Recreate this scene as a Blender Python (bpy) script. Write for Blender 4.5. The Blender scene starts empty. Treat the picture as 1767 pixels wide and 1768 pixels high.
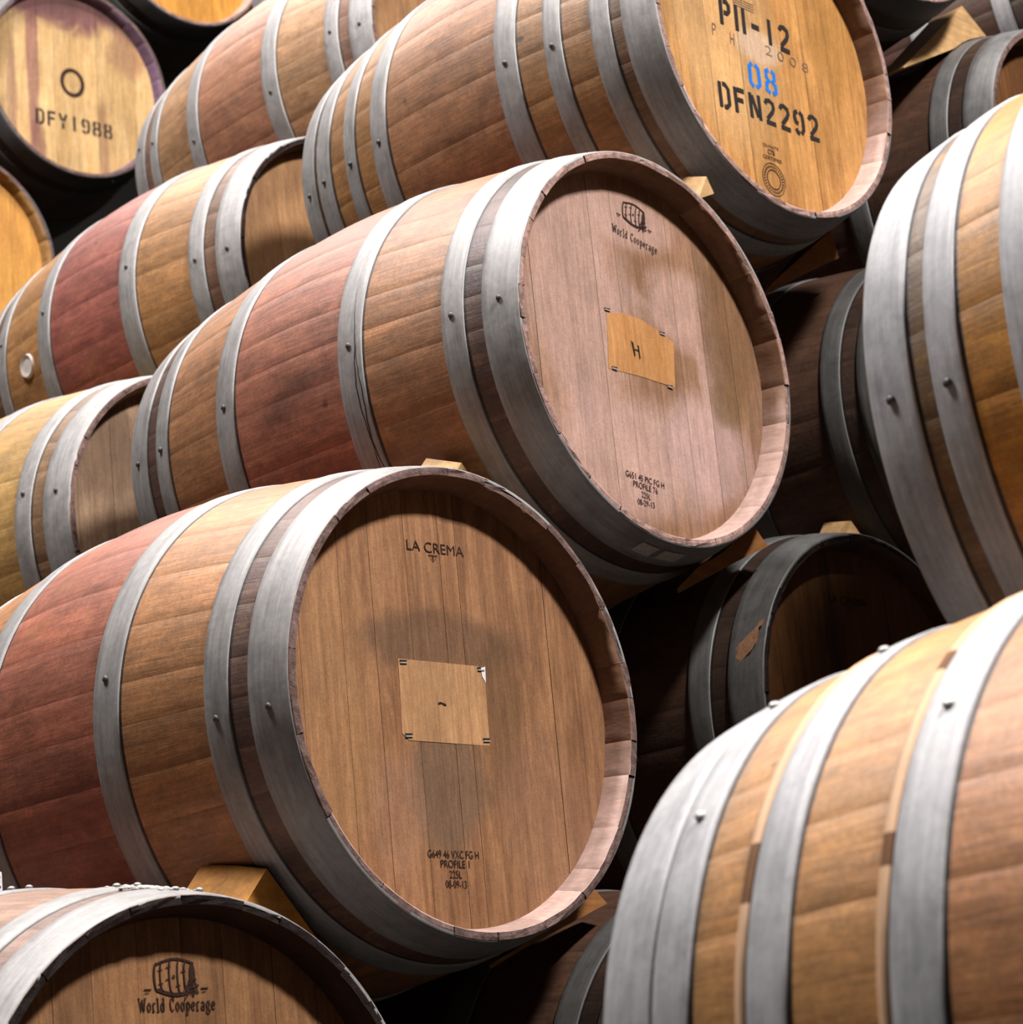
import bpy, bmesh, math, random
from mathutils import Matrix, Vector
PI = math.pi
C = bpy.context.scene.collection
scene = bpy.context.scene

# ------------------------------------------------------------------ camera
cam_d = bpy.data.cameras.new('camera')
cam = bpy.data.objects.new('camera', cam_d); C.objects.link(cam)
scene.camera = cam
cam_d.sensor_fit = 'HORIZONTAL'; cam_d.sensor_width = 36.0
cam_d.lens = 4211.0 / 1767.0 * 36.0
cam_d.clip_start = 0.05; cam_d.clip_end = 100
ROT = Matrix(((0.707551, -0.113320, -0.697517), (-0.699567, -0.251843, -0.668716), (-0.099886, 0.961111, -0.257467)))
cam.matrix_world = Matrix.Translation((-2.1174, -2.1275, 0.4281)) @ ROT.to_4x4()
cam_d.dof.use_dof = True; cam_d.dof.focus_distance = 3.1; cam_d.dof.aperture_fstop = 11.0

# ------------------------------------------------------------------ world, lamps, exposure
w = bpy.data.worlds.new('world'); scene.world = w; w.use_nodes = True
w.node_tree.nodes['Background'].inputs[0].default_value = (0.95, 0.90, 0.86, 1)
w.node_tree.nodes['Background'].inputs[1].default_value = 0.006
scene.view_settings.view_transform = 'Standard'; scene.view_settings.look = 'None'
scene.view_settings.exposure = 0.0; scene.view_settings.gamma = 1.0
scene.view_settings.use_curve_mapping = False

def area(name, loc, target, size, power, color):
    d = bpy.data.lights.new(name, 'AREA'); d.shape = 'RECTANGLE'; d.size, d.size_y = size
    d.energy = power; d.color = color
    o = bpy.data.objects.new(name, d); C.objects.link(o); o.location = loc
    o.rotation_euler = (Vector(target) - Vector(loc)).to_track_quat('-Z', 'Y').to_euler()
    return o
area('aisle_lamp', (0.6, -3.9, 5.6), (0.3, 0.0, 1.2), (0.7, 0.5), 930, (1.0, 0.955, 0.93))
area('side_lamp', (-1.8, 1.2, 6.7), (0.2, 0.4, 1.2), (1.8, 1.2), 820, (1.0, 0.955, 0.94))
area('overhead_lamp', (0.5, -0.7, 7.4), (0.4, 0.0, 1.2), (1.2, 0.6), 330, (1.0, 0.955, 0.94))
area('back_lamp', (1.5, 4.6, 7.4), (1.2, 2.6, 2.6), (2.0, 2.0), 210, (1.0, 0.95, 0.92))

# ------------------------------------------------------------------ node helpers
def mat(name):
    m = bpy.data.materials.new(name); m.use_nodes = True
    nt = m.node_tree; b = nt.nodes['Principled BSDF']
    return m, nt, b
def N(nt, t, **kw):
    n = nt.nodes.new(t)
    for k, v in kw.items(): setattr(n, k, v)
    return n
def L(nt, a, b): nt.links.new(a, b)
def val(nt, sock, v):
    if hasattr(v, 'is_output'): nt.links.new(v, sock)
    else: sock.default_value = v
def math_(nt, op, a, b=None, clamp=False):
    n = N(nt, 'ShaderNodeMath', operation=op, use_clamp=clamp); val(nt, n.inputs[0], a)
    if b is not None: val(nt, n.inputs[1], b)
    return n.outputs[0]
def smooth(nt, x, lo, hi):
    n = N(nt, 'ShaderNodeMapRange', interpolation_type='SMOOTHSTEP'); val(nt, n.inputs[0], x)
    n.inputs[1].default_value = lo; n.inputs[2].default_value = hi
    return n.outputs[0]
def comb(nt, x, y, z):
    n = N(nt, 'ShaderNodeCombineXYZ')
    for i, v in enumerate((x, y, z)): val(nt, n.inputs[i], v)
    return n.outputs[0]
def noise(nt, vec, scale, detail=4, rough=0.55, dist=0.0):
    n = N(nt, 'ShaderNodeTexNoise'); L(nt, vec, n.inputs['Vector'])
    n.inputs['Scale'].default_value = scale; n.inputs['Detail'].default_value = detail
    n.inputs['Roughness'].default_value = rough; n.inputs['Distortion'].default_value = dist
    return n.outputs[0]
def mix(nt, fac, a, b, blend='MIX'):
    n = N(nt, 'ShaderNodeMix', data_type='RGBA', blend_type=blend)
    val(nt, n.inputs[0], fac)
    for i, v in ((6, a), (7, b)):
        if isinstance(v, tuple): n.inputs[i].default_value = (v[0], v[1], v[2], 1)
        else: nt.links.new(v, n.inputs[i])
    return n.outputs[2]
def srgb(r, g, b):
    f = lambda c: (c / 255 / 12.92) if c <= 10 else ((c / 255 + 0.055) / 1.055) ** 2.4
    return (f(r), f(g), f(b))
def bump(nt, b, h, strength, dist):
    n = N(nt, 'ShaderNodeBump'); n.inputs['Strength'].default_value = strength; n.inputs['Distance'].default_value = dist
    L(nt, h, n.inputs['Height']); L(nt, n.outputs[0], b.inputs['Normal'])
def grey(nt, v):  # scalar -> colour multiplier
    return comb(nt, v, v, v)

ALB = 0.56
def dim(nt, col, k=ALB, g=1.28):
    n = N(nt, 'ShaderNodeGamma'); L(nt, col, n.inputs[0]); n.inputs[1].default_value = g
    return mix(nt, 1.0, n.outputs[0], (k, k, k), 'MULTIPLY')
LEN, RB, RH, PW = 0.8708, 0.3535, 0.300, 1.76
def rad(s):
    u = abs((s - LEN / 2) / (LEN / 2)); return RB - (RB - RH) * u ** PW

# stave wood: 'sp' attribute = (arc length, distance from the front end, stave number)
def stave_mat(name, side, middle, ends, seed=0.0, blobs=(), dirt=0.5, contrast=1.0, edges=(0.0900, 0.2718, 0.5537, 0.7443, 0.8122)):
    m, nt, b = mat(name)
    at = N(nt, 'ShaderNodeAttribute', attribute_name='sp'); sep = N(nt, 'ShaderNodeSeparateXYZ'); L(nt, at.outputs['Vector'], sep.inputs[0])
    arc, s, rnd = sep.outputs
    off = math_(nt, 'ADD', math_(nt, 'MULTIPLY', rnd, 43.7), seed)
    fine = noise(nt, comb(nt, math_(nt, 'MULTIPLY', arc, 190), math_(nt, 'MULTIPLY', s, 16), off), 1.0, 5, 0.62, 0.35)
    saw = noise(nt, comb(nt, math_(nt, 'MULTIPLY', arc, 90), math_(nt, 'MULTIPLY', s, 170), off), 1.0, 3, 0.6)
    mid = noise(nt, comb(nt, math_(nt, 'MULTIPLY', arc, 26), math_(nt, 'MULTIPLY', s, 7), off), 1.0, 5, 0.6, 0.6)
    big = noise(nt, comb(nt, math_(nt, 'MULTIPLY', arc, 7), math_(nt, 'MULTIPLY', s, 6), seed + 3.1), 1.0, 4, 0.6, 0.4)
    # zones between the hoops
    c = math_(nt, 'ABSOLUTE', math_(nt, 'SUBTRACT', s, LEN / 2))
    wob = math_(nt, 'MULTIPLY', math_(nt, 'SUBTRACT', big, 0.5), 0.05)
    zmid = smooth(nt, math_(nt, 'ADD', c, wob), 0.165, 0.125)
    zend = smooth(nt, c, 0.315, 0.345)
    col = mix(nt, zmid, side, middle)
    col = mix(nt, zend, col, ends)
    worn = noise(nt, comb(nt, math_(nt, 'MULTIPLY', arc, 17), math_(nt, 'MULTIPLY', s, 13), seed + 8.3), 1.0, 6, 0.7, 0.6)
    col = mix(nt, math_(nt, 'MULTIPLY', smooth(nt, worn, 0.54, 0.70), 0.45), col, side)
    for (a0, s0, ra, rs, colr, amt) in blobs:
        dx = math_(nt, 'DIVIDE', math_(nt, 'SUBTRACT', arc, a0), ra); dy = math_(nt, 'DIVIDE', math_(nt, 'SUBTRACT', s, s0), rs)
        d = math_(nt, 'SQRT', math_(nt, 'ADD', math_(nt, 'MULTIPLY', dx, dx), math_(nt, 'MULTIPLY', dy, dy)))
        d = math_(nt, 'ADD', d, math_(nt, 'MULTIPLY', math_(nt, 'SUBTRACT', mid, 0.5), 1.6))
        col = mix(nt, math_(nt, 'MULTIPLY', smooth(nt, d, 1.1, 0.55), amt), col, colr)
    mot = noise(nt, comb(nt, math_(nt, 'MULTIPLY', arc, 55), math_(nt, 'MULTIPLY', s, 34), seed + 1.7), 1.0, 6, 0.68, 0.5)
    col = mix(nt, 1.0, col, grey(nt, math_(nt, 'ADD', math_(nt, 'MULTIPLY', mot, 0.9), 0.55)), 'MULTIPLY')
    # dark line along the edge of each hoop
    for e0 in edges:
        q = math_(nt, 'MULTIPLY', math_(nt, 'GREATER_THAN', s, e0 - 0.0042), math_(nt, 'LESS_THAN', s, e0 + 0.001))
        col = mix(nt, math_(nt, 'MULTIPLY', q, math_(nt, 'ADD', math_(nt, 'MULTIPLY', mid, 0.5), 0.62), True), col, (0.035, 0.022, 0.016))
    # every stave has its own tone
    tone = math_(nt, 'ADD', math_(nt, 'MULTIPLY', math_(nt, 'SUBTRACT', rnd, 0.5), 0.26 * contrast), 1.0)
    col = mix(nt, 1.0, col, grey(nt, tone), 'MULTIPLY')
    g = math_(nt, 'ADD', math_(nt, 'MULTIPLY', math_(nt, 'SUBTRACT', fine, 0.5), 0.85), 1.0)
    g = math_(nt, 'MULTIPLY', g, math_(nt, 'ADD', math_(nt, 'MULTIPLY', math_(nt, 'SUBTRACT', mid, 0.5), 0.9), 1.0))
    g = math_(nt, 'MULTIPLY', g, math_(nt, 'ADD', math_(nt, 'MULTIPLY', math_(nt, 'SUBTRACT', saw, 0.5), 0.45), 1.0))
    col = mix(nt, 1.0, col, grey(nt, g), 'MULTIPLY')
    tc = N(nt, 'ShaderNodeTexCoord'); grit = noise(nt, tc.outputs['Object'], 520, 2, 0.7)
    col = mix(nt, 1.0, col, grey(nt, math_(nt, 'ADD', math_(nt, 'MULTIPLY', grit, 0.7), 0.65)), 'MULTIPLY')
    # old stains with their own outline, and pale scuffs
    st = smooth(nt, big, 0.52, 0.72)
    col = mix(nt, math_(nt, 'MULTIPLY', st, dirt), col, mix(nt, 1.0, col, (0.36, 0.30, 0.26), 'MULTIPLY'))
    sc = noise(nt, comb(nt, math_(nt, 'MULTIPLY', arc, 60), math_(nt, 'MULTIPLY', s, 38), off), 1.0, 6, 0.72)
    col = mix(nt, math_(nt, 'MULTIPLY', smooth(nt, sc, 0.68, 0.80), 0.5), col, (0.62, 0.47, 0.38))
    kn = noise(nt, comb(nt, math_(nt, 'MULTIPLY', arc, 30), math_(nt, 'MULTIPLY', s, 22), math_(nt, 'ADD', off, 9.0)), 1.0, 2, 0.4)
    col = mix(nt, math_(nt, 'MULTIPLY', smooth(nt, kn, 0.76, 0.84), 0.7), col, (0.04, 0.022, 0.014))
    L(nt, dim(nt, col), b.inputs['Base Color'])
    b.inputs['Roughness'].default_value = 0.54; b.inputs['Specular IOR Level'].default_value = 0.42
    h = math_(nt, 'ADD', math_(nt, 'MULTIPLY', fine, 0.6), math_(nt, 'MULTIPLY', saw, 0.5))
    bump(nt, b, h, 0.55, 0.0016)
    return m

def rim_mat(name, color, dust_and_light=None):
    m, nt, b = mat(name)
    at = N(nt, 'ShaderNodeAttribute', attribute_name='sp'); sep = N(nt, 'ShaderNodeSeparateXYZ'); L(nt, at.outputs['Vector'], sep.inputs[0])
    arc, s, rnd = sep.outputs
    n1 = noise(nt, comb(nt, math_(nt, 'MULTIPLY', arc, 22), math_(nt, 'MULTIPLY', s, 60), rnd), 1.0, 5, 0.6)
    n2 = noise(nt, comb(nt, math_(nt, 'MULTIPLY', arc, 160), math_(nt, 'MULTIPLY', s, 60), rnd), 1.0, 4, 0.6)
    g = math_(nt, 'MULTIPLY', math_(nt, 'ADD', math_(nt, 'MULTIPLY', n1, 0.8), 0.6), math_(nt, 'ADD', math_(nt, 'MULTIPLY', n2, 0.5), 0.75))
    g = math_(nt, 'MULTIPLY', g, math_(nt, 'ADD', math_(nt, 'MULTIPLY', rnd, 0.3), 0.85))
    colr = color
    if dust_and_light:  # settled dust plus painted light on the lower rim, with a ragged outline
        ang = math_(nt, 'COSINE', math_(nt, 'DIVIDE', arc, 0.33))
        colr = mix(nt, math_(nt, 'MULTIPLY', smooth(nt, math_(nt, 'ADD', ang, math_(nt, 'MULTIPLY', math_(nt, 'SUBTRACT', n1, 0.5), 0.9)), 0.15, -0.55), 0.85), color, dust_and_light)
    L(nt, dim(nt, mix(nt, 1.0, colr, grey(nt, g), 'MULTIPLY')), b.inputs['Base Color'])
    b.inputs['Roughness'].default_value = 0.6; b.inputs['Specular IOR Level'].default_value = 0.25
    bump(nt, b, n2, 0.4, 0.001)
    return m

def end_mat(name, color):
    m, nt, b = mat(name)
    tc = N(nt, 'ShaderNodeTexCoord')
    n1 = noise(nt, tc.outputs['Object'], 90, 5, 0.7); n2 = noise(nt, tc.outputs['Object'], 24, 4, 0.6)
    g = math_(nt, 'MULTIPLY', math_(nt, 'ADD', math_(nt, 'MULTIPLY', n1, 2.0), 0.05), math_(nt, 'ADD', math_(nt, 'MULTIPLY', n2, 1.2), 0.4))
    L(nt, dim(nt, mix(nt, 1.0, color, grey(nt, g), 'MULTIPLY')), b.inputs['Base Color'])
    b.inputs['Roughness'].default_value = 0.8; b.inputs['Specular IOR Level'].default_value = 0.08
    bump(nt, b, n1, 0.8, 0.003)
    return m

# head boards: object x/z are the coordinates on the head, 'tone' a value per board
def head_mat(name, color, dark, blobs=(), boxes=(), seed=0.0, grain=1.0):
    m, nt, b = mat(name)
    tc = N(nt, 'ShaderNodeTexCoord'); sep = N(nt, 'ShaderNodeSeparateXYZ'); L(nt, tc.outputs['Object'], sep.inputs[0])
    x, y, z = sep.outputs
    at = N(nt, 'ShaderNodeAttribute', attribute_name='tone'); rnd = at.outputs['Fac']
    off = math_(nt, 'ADD', math_(nt, 'MULTIPLY', rnd, 31.0), seed)
    fine = noise(nt, comb(nt, math_(nt, 'MULTIPLY', x, 260), math_(nt, 'MULTIPLY', z, 13), off), 1.0, 5, 0.62, 0.3)
    mid = noise(nt, comb(nt, math_(nt, 'MULTIPLY', x, 48), math_(nt, 'MULTIPLY', z, 5), off), 1.0, 5, 0.6, 0.8)
    big = noise(nt, comb(nt, math_(nt, 'MULTIPLY', x, 9), math_(nt, 'MULTIPLY', z, 7), seed), 1.0, 5, 0.6, 0.4)
    flk = noise(nt, comb(nt, math_(nt, 'MULTIPLY', x, 120), math_(nt, 'MULTIPLY', z, 70), off), 1.0, 3, 0.6)
    col = mix(nt, smooth(nt, mid, 0.30, 0.72), color, dark)
    for (x0, z0, rx, rz, c2, amt, rough) in blobs:
        dx = math_(nt, 'DIVIDE', math_(nt, 'SUBTRACT', x, x0), rx); dz = math_(nt, 'DIVIDE', math_(nt, 'SUBTRACT', z, z0), rz)
        d = math_(nt, 'SQRT', math_(nt, 'ADD', math_(nt, 'MULTIPLY', dx, dx), math_(nt, 'MULTIPLY', dz, dz)))
        d = math_(nt, 'ADD', d, math_(nt, 'MULTIPLY', math_(nt, 'SUBTRACT', big, 0.5), rough))
        col = mix(nt, math_(nt, 'MULTIPLY', smooth(nt, d, 1.15, 0.6), amt), col, c2)
    tone = math_(nt, 'ADD', math_(nt, 'MULTIPLY', math_(nt, 'SUBTRACT', rnd, 0.5), 0.20), 1.0)
    g = math_(nt, 'MULTIPLY', tone, math_(nt, 'ADD', math_(nt, 'MULTIPLY', math_(nt, 'SUBTRACT', fine, 0.5), 0.8 * grain), 1.0))
    g = math_(nt, 'MULTIPLY', g, math_(nt, 'ADD', math_(nt, 'MULTIPLY', math_(nt, 'SUBTRACT', big, 0.5), 0.55), 1.0))
    g = math_(nt, 'MULTIPLY', g, math_(nt, 'ADD', math_(nt, 'MULTIPLY', math_(nt, 'SUBTRACT', flk, 0.5), 0.35), 1.0))
    grit = noise(nt, tc.outputs['Object'], 520, 2, 0.7); g = math_(nt, 'MULTIPLY', g, math_(nt, 'ADD', math_(nt, 'MULTIPLY', grit, 0.7), 0.65))
    col = mix(nt, 1.0, col, grey(nt, g), 'MULTIPLY')
    L(nt, dim(nt, col), b.inputs['Base Color'])
    b.inputs['Roughness'].default_value = 0.52; b.inputs['Specular IOR Level'].default_value = 0.3
    bump(nt, b, fine, 0.35, 0.001)
    return m

def steel_mat(name, base, rough=0.55, metal=0.3, rust=0.25, seed=0.0):
    m, nt, b = mat(name)
    at = N(nt, 'ShaderNodeAttribute', attribute_name='sp'); sep = N(nt, 'ShaderNodeSeparateXYZ'); L(nt, at.outputs['Vector'], sep.inputs[0])
    arc, s, rnd = sep.outputs
    off = math_(nt, 'ADD', rnd, seed)
    st = noise(nt, comb(nt, math_(nt, 'MULTIPLY', arc, 9), math_(nt, 'MULTIPLY', s, 190), off), 1.0, 5, 0.6, 0.3)
    bl = noise(nt, comb(nt, math_(nt, 'MULTIPLY', arc, 24), math_(nt, 'MULTIPLY', s, 34), off), 1.0, 6, 0.65, 0.4)
    sp = noise(nt, comb(nt, math_(nt, 'MULTIPLY', arc, 140), math_(nt, 'MULTIPLY', s, 140), off), 1.0, 3, 0.6)
    g = math_(nt, 'MULTIPLY', math_(nt, 'ADD', math_(nt, 'MULTIPLY', st, 0.9), 0.55), math_(nt, 'ADD', math_(nt, 'MULTIPLY', bl, 1.1), 0.45))
    g = math_(nt, 'MULTIPLY', g, math_(nt, 'ADD', math_(nt, 'MULTIPLY', sp, 0.4), 0.8))
    col = mix(nt, 1.0, base, grey(nt, g), 'MULTIPLY')
    col = mix(nt, math_(nt, 'MULTIPLY', smooth(nt, bl, 0.56, 0.74), rust), col, (0.10, 0.075, 0.05))
    L(nt, dim(nt, col, 0.50, 1.0), b.inputs['Base Color'])
    b.inputs['Metallic'].default_value = metal; b.inputs['Specular IOR Level'].default_value = 0.35
    L(nt, math_(nt, 'ADD', math_(nt, 'MULTIPLY', bl, 0.35), rough - 0.15), b.inputs['Roughness'])
    bump(nt, b, math_(nt, 'ADD', bl, math_(nt, 'MULTIPLY', st, 0.4)), 0.25, 0.0012)
    return m

def plain(name, color, rough=0.6, metal=0.0, nscale=60, amt=0.5):
    m, nt, b = mat(name)
    tc = N(nt, 'ShaderNodeTexCoord'); n1 = noise(nt, tc.outputs['Object'], nscale, 4, 0.6)
    L(nt, mix(nt, 1.0, color, grey(nt, math_(nt, 'ADD', math_(nt, 'MULTIPLY', n1, amt), 1 - amt / 2)), 'MULTIPLY'), b.inputs['Base Color'])
    b.inputs['Roughness'].default_value = rough; b.inputs['Metallic'].default_value = metal
    if metal == 0: b.inputs['Specular IOR Level'].default_value = 0.15
    return m
def sawn_mat(name, color, seed=0.0):
    m, nt, b = mat(name)
    tc = N(nt, 'ShaderNodeTexCoord'); sep = N(nt, 'ShaderNodeSeparateXYZ'); L(nt, tc.outputs['Object'], sep.inputs[0])
    x, y, z = sep.outputs
    n1 = noise(nt, comb(nt, math_(nt, 'MULTIPLY', x, 14), math_(nt, 'MULTIPLY', y, 120), math_(nt, 'MULTIPLY', z, 120)), 1.0, 5, 0.6, 0.5)
    n2 = noise(nt, comb(nt, math_(nt, 'ADD', x, seed), y, z), 26, 4, 0.6)
    g = math_(nt, 'MULTIPLY', math_(nt, 'ADD', math_(nt, 'MULTIPLY', n1, 0.9), 0.55), math_(nt, 'ADD', math_(nt, 'MULTIPLY', n2, 0.8), 0.6))
    L(nt, dim(nt, mix(nt, 1.0, color, grey(nt, g), 'MULTIPLY')), b.inputs['Base Color'])
    b.inputs['Roughness'].default_value = 0.7; b.inputs['Specular IOR Level'].default_value = 0.2
    bump(nt, b, n1, 0.4, 0.0012)
    return m

INK = plain('black_ink', (0.012, 0.010, 0.010), 0.6, 0, 120, 0.8)
BURN = plain('burnt_mark', (0.022, 0.009, 0.006), 0.7, 0, 150, 0.8)
FAINT = plain('faded_ink', (0.13, 0.075, 0.05), 0.7, 0, 150, 0.8)
BLUE = plain('blue_paint', (0.008, 0.10, 0.36), 0.5, 0, 70, 0.7)
CHAR = plain('dark_gap', (0.012, 0.008, 0.006), 0.9)
RIVET = plain('rivet_steel', (0.30, 0.29, 0.28), 0.45, 0.5)
RIVETD = plain('rivet_dark', (0.05, 0.045, 0.042), 0.55, 0.4)
STAPLE = plain('staple_wire', (0.75, 0.74, 0.72), 0.3, 0.7)
PAPER = plain('white_paper', (0.50, 0.47, 0.46), 0.7, 0, 40, 0.15)
DUST = plain('pale_dust', (0.34, 0.33, 0.31), 0.95, 0, 200, 0.6)
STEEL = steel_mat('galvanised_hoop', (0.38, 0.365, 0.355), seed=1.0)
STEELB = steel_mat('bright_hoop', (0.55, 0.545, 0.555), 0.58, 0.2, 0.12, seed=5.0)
STEELD = steel_mat('dark_shaded_hoop', (0.13, 0.125, 0.12), 0.6, 0.2, 0.4, seed=9.0)  # dark steel; shade on the tucked-away barrels put into its colour

STEELM = steel_mat('shaded_hoop', (0.22, 0.215, 0.21), 0.5, 0.3, 0.35, seed=13.0)  # darker copy of the hoop steel, shade put into its colour

# ------------------------------------------------------------------ object helpers
def link(name, me, parent=None, mats=()):
    o = bpy.data.objects.new(name, me); C.objects.link(o)
    for m in mats: me.materials.append(m)
    if parent is not None: o.parent = parent
    return o
def bm_obj(name, bm, mats, parent=None, smooth=False):
    me = bpy.data.meshes.new(name); bm.to_mesh(me); bm.free()
    if smooth:
        for p in me.polygons: p.use_smooth = True
    return link(name, me, parent, mats)
def tag(o, label, cat, group=None, kind=None):
    if label: o['label'] = label
    if cat: o['category'] = cat
    if group: o['group'] = group
    if kind: o['kind'] = kind
    return o
def pol(r, th, s):  # barrel-local point: th from the top towards +x, s from the front end
    return (r * math.sin(th), s - LEN / 2, r * math.cos(th))

class Raw:
    def __init__(self): self.v = []; self.f = []; self.sp = []; self.mi = []; self.sm = []
    def vert(self, co, sp): self.v.append(co); self.sp.append(sp); return len(self.v) - 1
    def face(self, idx, mi=0, sm=True): self.f.append(idx); self.mi.append(mi); self.sm.append(sm)
    def build(self, name, mats, parent):
        me = bpy.data.meshes.new(name); me.from_pydata(self.v, [], self.f)
        a = me.attributes.new('sp', 'FLOAT_VECTOR', 'POINT')
        a.data.foreach_set('vector', [c for p in self.sp for c in p])
        me.polygons.foreach_set('material_index', self.mi)
        me.polygons.foreach_set('use_smooth', self.sm)
        me.update()
        return link(name, me, parent, mats)

HEAD_S = 0.040
def stave_body(rng, mats, parent, n=29, chip=0.0015):
    R = Raw(); wd = [rng.uniform(0.7, 1.35) for _ in range(n)]; k = 2 * PI / sum(wd); th = rng.uniform(0, 2 * PI)
    ss = [0.0, 0.004, 0.02, 0.045] + [0.06 + (LEN - 0.12) * i / 30 for i in range(31)] + [LEN - 0.045, LEN - 0.02, LEN - 0.004, LEN]
    K = 6
    for i in range(n):
        t0, t1 = th, th + wd[i] * k; th = t1
        rnd = rng.random(); tw = (t1 - t0)
        e0 = rng.uniform(-chip, chip) ; nick = rng.random() < 0.35
        us = [0.0, 0.006 / tw / 3, 0.25, 0.5, 0.75, 1 - 0.006 / tw / 3, 1.0]
        prof = []  # (radius, s, groove?) along the stave: inner front -> end -> outer -> end -> inner back
        prof += [(0.278, 0.052, 2), (0.2805, HEAD_S, 2), (0.284, 0.02, 2), (0.2885, 0.002, 2), (0.2895, 0.0, 1), (0.2945, -0.0005, 1), (0.299, 0.0, 1)]
        prof += [(rad(s), s, 0) for s in ss[1:-1]]
        prof += [(0.299, LEN, 1), (0.2895, LEN, 1), (0.284, LEN - 0.02, 2), (0.278, LEN - 0.052, 2)]
        rows = []
        for ui, u in enumerate(us):
            t = t0 + tw * u; row = []
            for pi_, (r, s, z) in enumerate(prof):
                rr = r; s2 = s
                if u in (0.0, 1.0): rr += -0.00016 if z == 0 else (0.0003 if z == 2 else 0)
                if z == 1 and s < 0.01: s2 = s + e0 + (rng.uniform(0, 0.0035) if nick else rng.uniform(0, 0.0012))
                row.append(R.vert(pol(rr, t, s2), (t * 0.33, s, rnd)))
            rows.append(row)
        for a in range(len(us) - 1):
            for j in range(len(prof) - 1):
                za, zb = prof[j][2], prof[j + 1][2]
                mi = 1 if (za == 2 or zb == 2) else (2 if (za == 1 and zb == 1) else 0)
                R.face((rows[a][j], rows[a][j + 1], rows[a + 1][j + 1], rows[a + 1][j]), mi, mi != 2)
    return R.build('stave_body', mats, parent)

def hoop(s0, s1, m, parent, rivets=(), rng=None, lift=0.0028, rm=None, name='hoop'):
    R = Raw(); n = 120; rnd = rng.uniform(0, 50)
    if s0 < 0.01: r0, r1 = 0.2995 + lift * 0.6, rad(s1) + lift
    elif s1 > LEN - 0.01: r0, r1 = rad(s0) + lift, 0.2995 + lift * 0.6
    else: r0, r1 = rad(s0) + lift, rad(s1) + lift
    cr = 0.0006
    prof = [(r0 - lift * 1.6, s0), (r0 - 0.0006, s0), (r0, s0 + 0.0012)]
    for f in (0.2, 0.35, 0.5, 0.65, 0.8): prof.append((r0 + (r1 - r0) * f + cr * math.sin(PI * f), s0 + (s1 - s0) * f))
    prof += [(r1, s1 - 0.0012), (r1 - 0.0006, s1), (r1 - lift * 1.6, s1)]
    lap = [math.radians(a) for a in rivets]
    rows = []
    for i in range(n):
        t = 2 * PI * i / n; row = []
        for r, s in prof: row.append(R.vert(pol(r, t, s), (t * 0.33, s, rnd)))
        rows.append(row)
    for i in range(n):
        a, b = rows[i], rows[(i + 1) % n]
        for j in range(len(prof) - 1): R.face((a[j], a[j + 1], b[j + 1], b[j]))
    o = R.build(name, (m,), parent)
    for t in lap:
        sm = (s0 + s1) / 2; rr = (r0 + r1) / 2 + 0.0021
        bm = bmesh.new(); bmesh.ops.create_uvsphere(bm, u_segments=12, v_segments=8, radius=0.0046)
        p = Vector(pol(rr, t, sm)); ax = Vector((math.sin(t), 0, math.cos(t)))
        M = Matrix.Translation(p) @ ax.to_track_quat('Z', 'Y').to_matrix().to_4x4() @ Matrix.Diagonal((1, 1, 0.55, 1))
        bmesh.ops.transform(bm, matrix=M, verts=bm.verts)
        bm_obj('rivet', bm, (rm or RIVETD,), o, True)
    return o

def head_disc(rng, m, parent, s=HEAD_S, seams=None, flip=1, r=0.2812):
    if seams is None:
        seams = []; x = -0.27 + rng.uniform(0, 0.05)
        while x < 0.26: seams.append(x); x += rng.uniform(0.055, 0.115)
    ed = [-r] + list(seams) + [r]
    V = []; F = []; T = []; MI = []
    gap = 0.0003
    for a, b in zip(ed[:-1], ed[1:]):
        if b - a < 0.012: continue
        x0, x1 = a + gap, b - gap; tone = rng.random(); dy = rng.uniform(-0.0003, 0.0003)
        x0 = max(x0, -r * 0.9999); x1 = min(x1, r * 0.9999)
        xs = [x0 + (x1 - x0) * i / 6 for i in range(7)]
        up = [(x, math.sqrt(max(0, r * r - x * x))) for x in xs]; lo = [(x, -z) for x, z in reversed(up)]
        base = len(V)
        for x, z in up + lo: V.append((x, flip * (s - LEN / 2 + dy), z)); T.append(tone)
        F.append(list(range(base, len(V)))); MI.append(0)
    base = len(V); nn = 48
    for i in range(nn):
        t = 2 * PI * i / nn; V.append((r * 1.01 * math.cos(t), flip * (s - LEN / 2 + 0.0012), r * 1.01 * math.sin(t))); T.append(0)
    F.append(list(range(base, base + nn))); MI.append(1)
    me = bpy.data.meshes.new('barrel_head'); me.from_pydata(V, [], F)
    at = me.attributes.new('tone', 'FLOAT', 'POINT'); at.data.foreach_set('value', T)
    me.polygons.foreach_set('material_index', MI); me.update()
    return link('barrel_head', me, parent, (m, CHAR))

# ------------------------------------------------------------------ marks on a head (flat paint, head coordinates x to the right, z up)
FACE_Y = HEAD_S - LEN / 2 - 0.0008
def flat(name, polys, m, parent, y=FACE_Y):
    V = []; F = []
    for p in polys:
        b = len(V); V += [(x, y, z) for x, z in p]; F.append(list(range(b, len(V))))
    me = bpy.data.meshes.new(name); me.from_pydata(V, [], F); me.update()
    return link(name, me, parent, (m,))
def ribbon(pts, wd, closed=False):
    n = len(pts); out = []; L_ = []; R_ = []
    for i in range(n):
        a = pts[i - 1] if (i > 0 or closed) else pts[i]; b = pts[(i + 1) % n] if (i < n - 1 or closed) else pts[i]
        dx, dz = b[0] - a[0], b[1] - a[1]; l = math.hypot(dx, dz) or 1; nx, nz = -dz / l, dx / l
        L_.append((pts[i][0] + nx * wd / 2, pts[i][1] + nz * wd / 2)); R_.append((pts[i][0] - nx * wd / 2, pts[i][1] - nz * wd / 2))
    for i in range(n if closed else n - 1):
        j = (i + 1) % n; out.append([L_[i], L_[j], R_[j], R_[i]])
    return out
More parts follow.
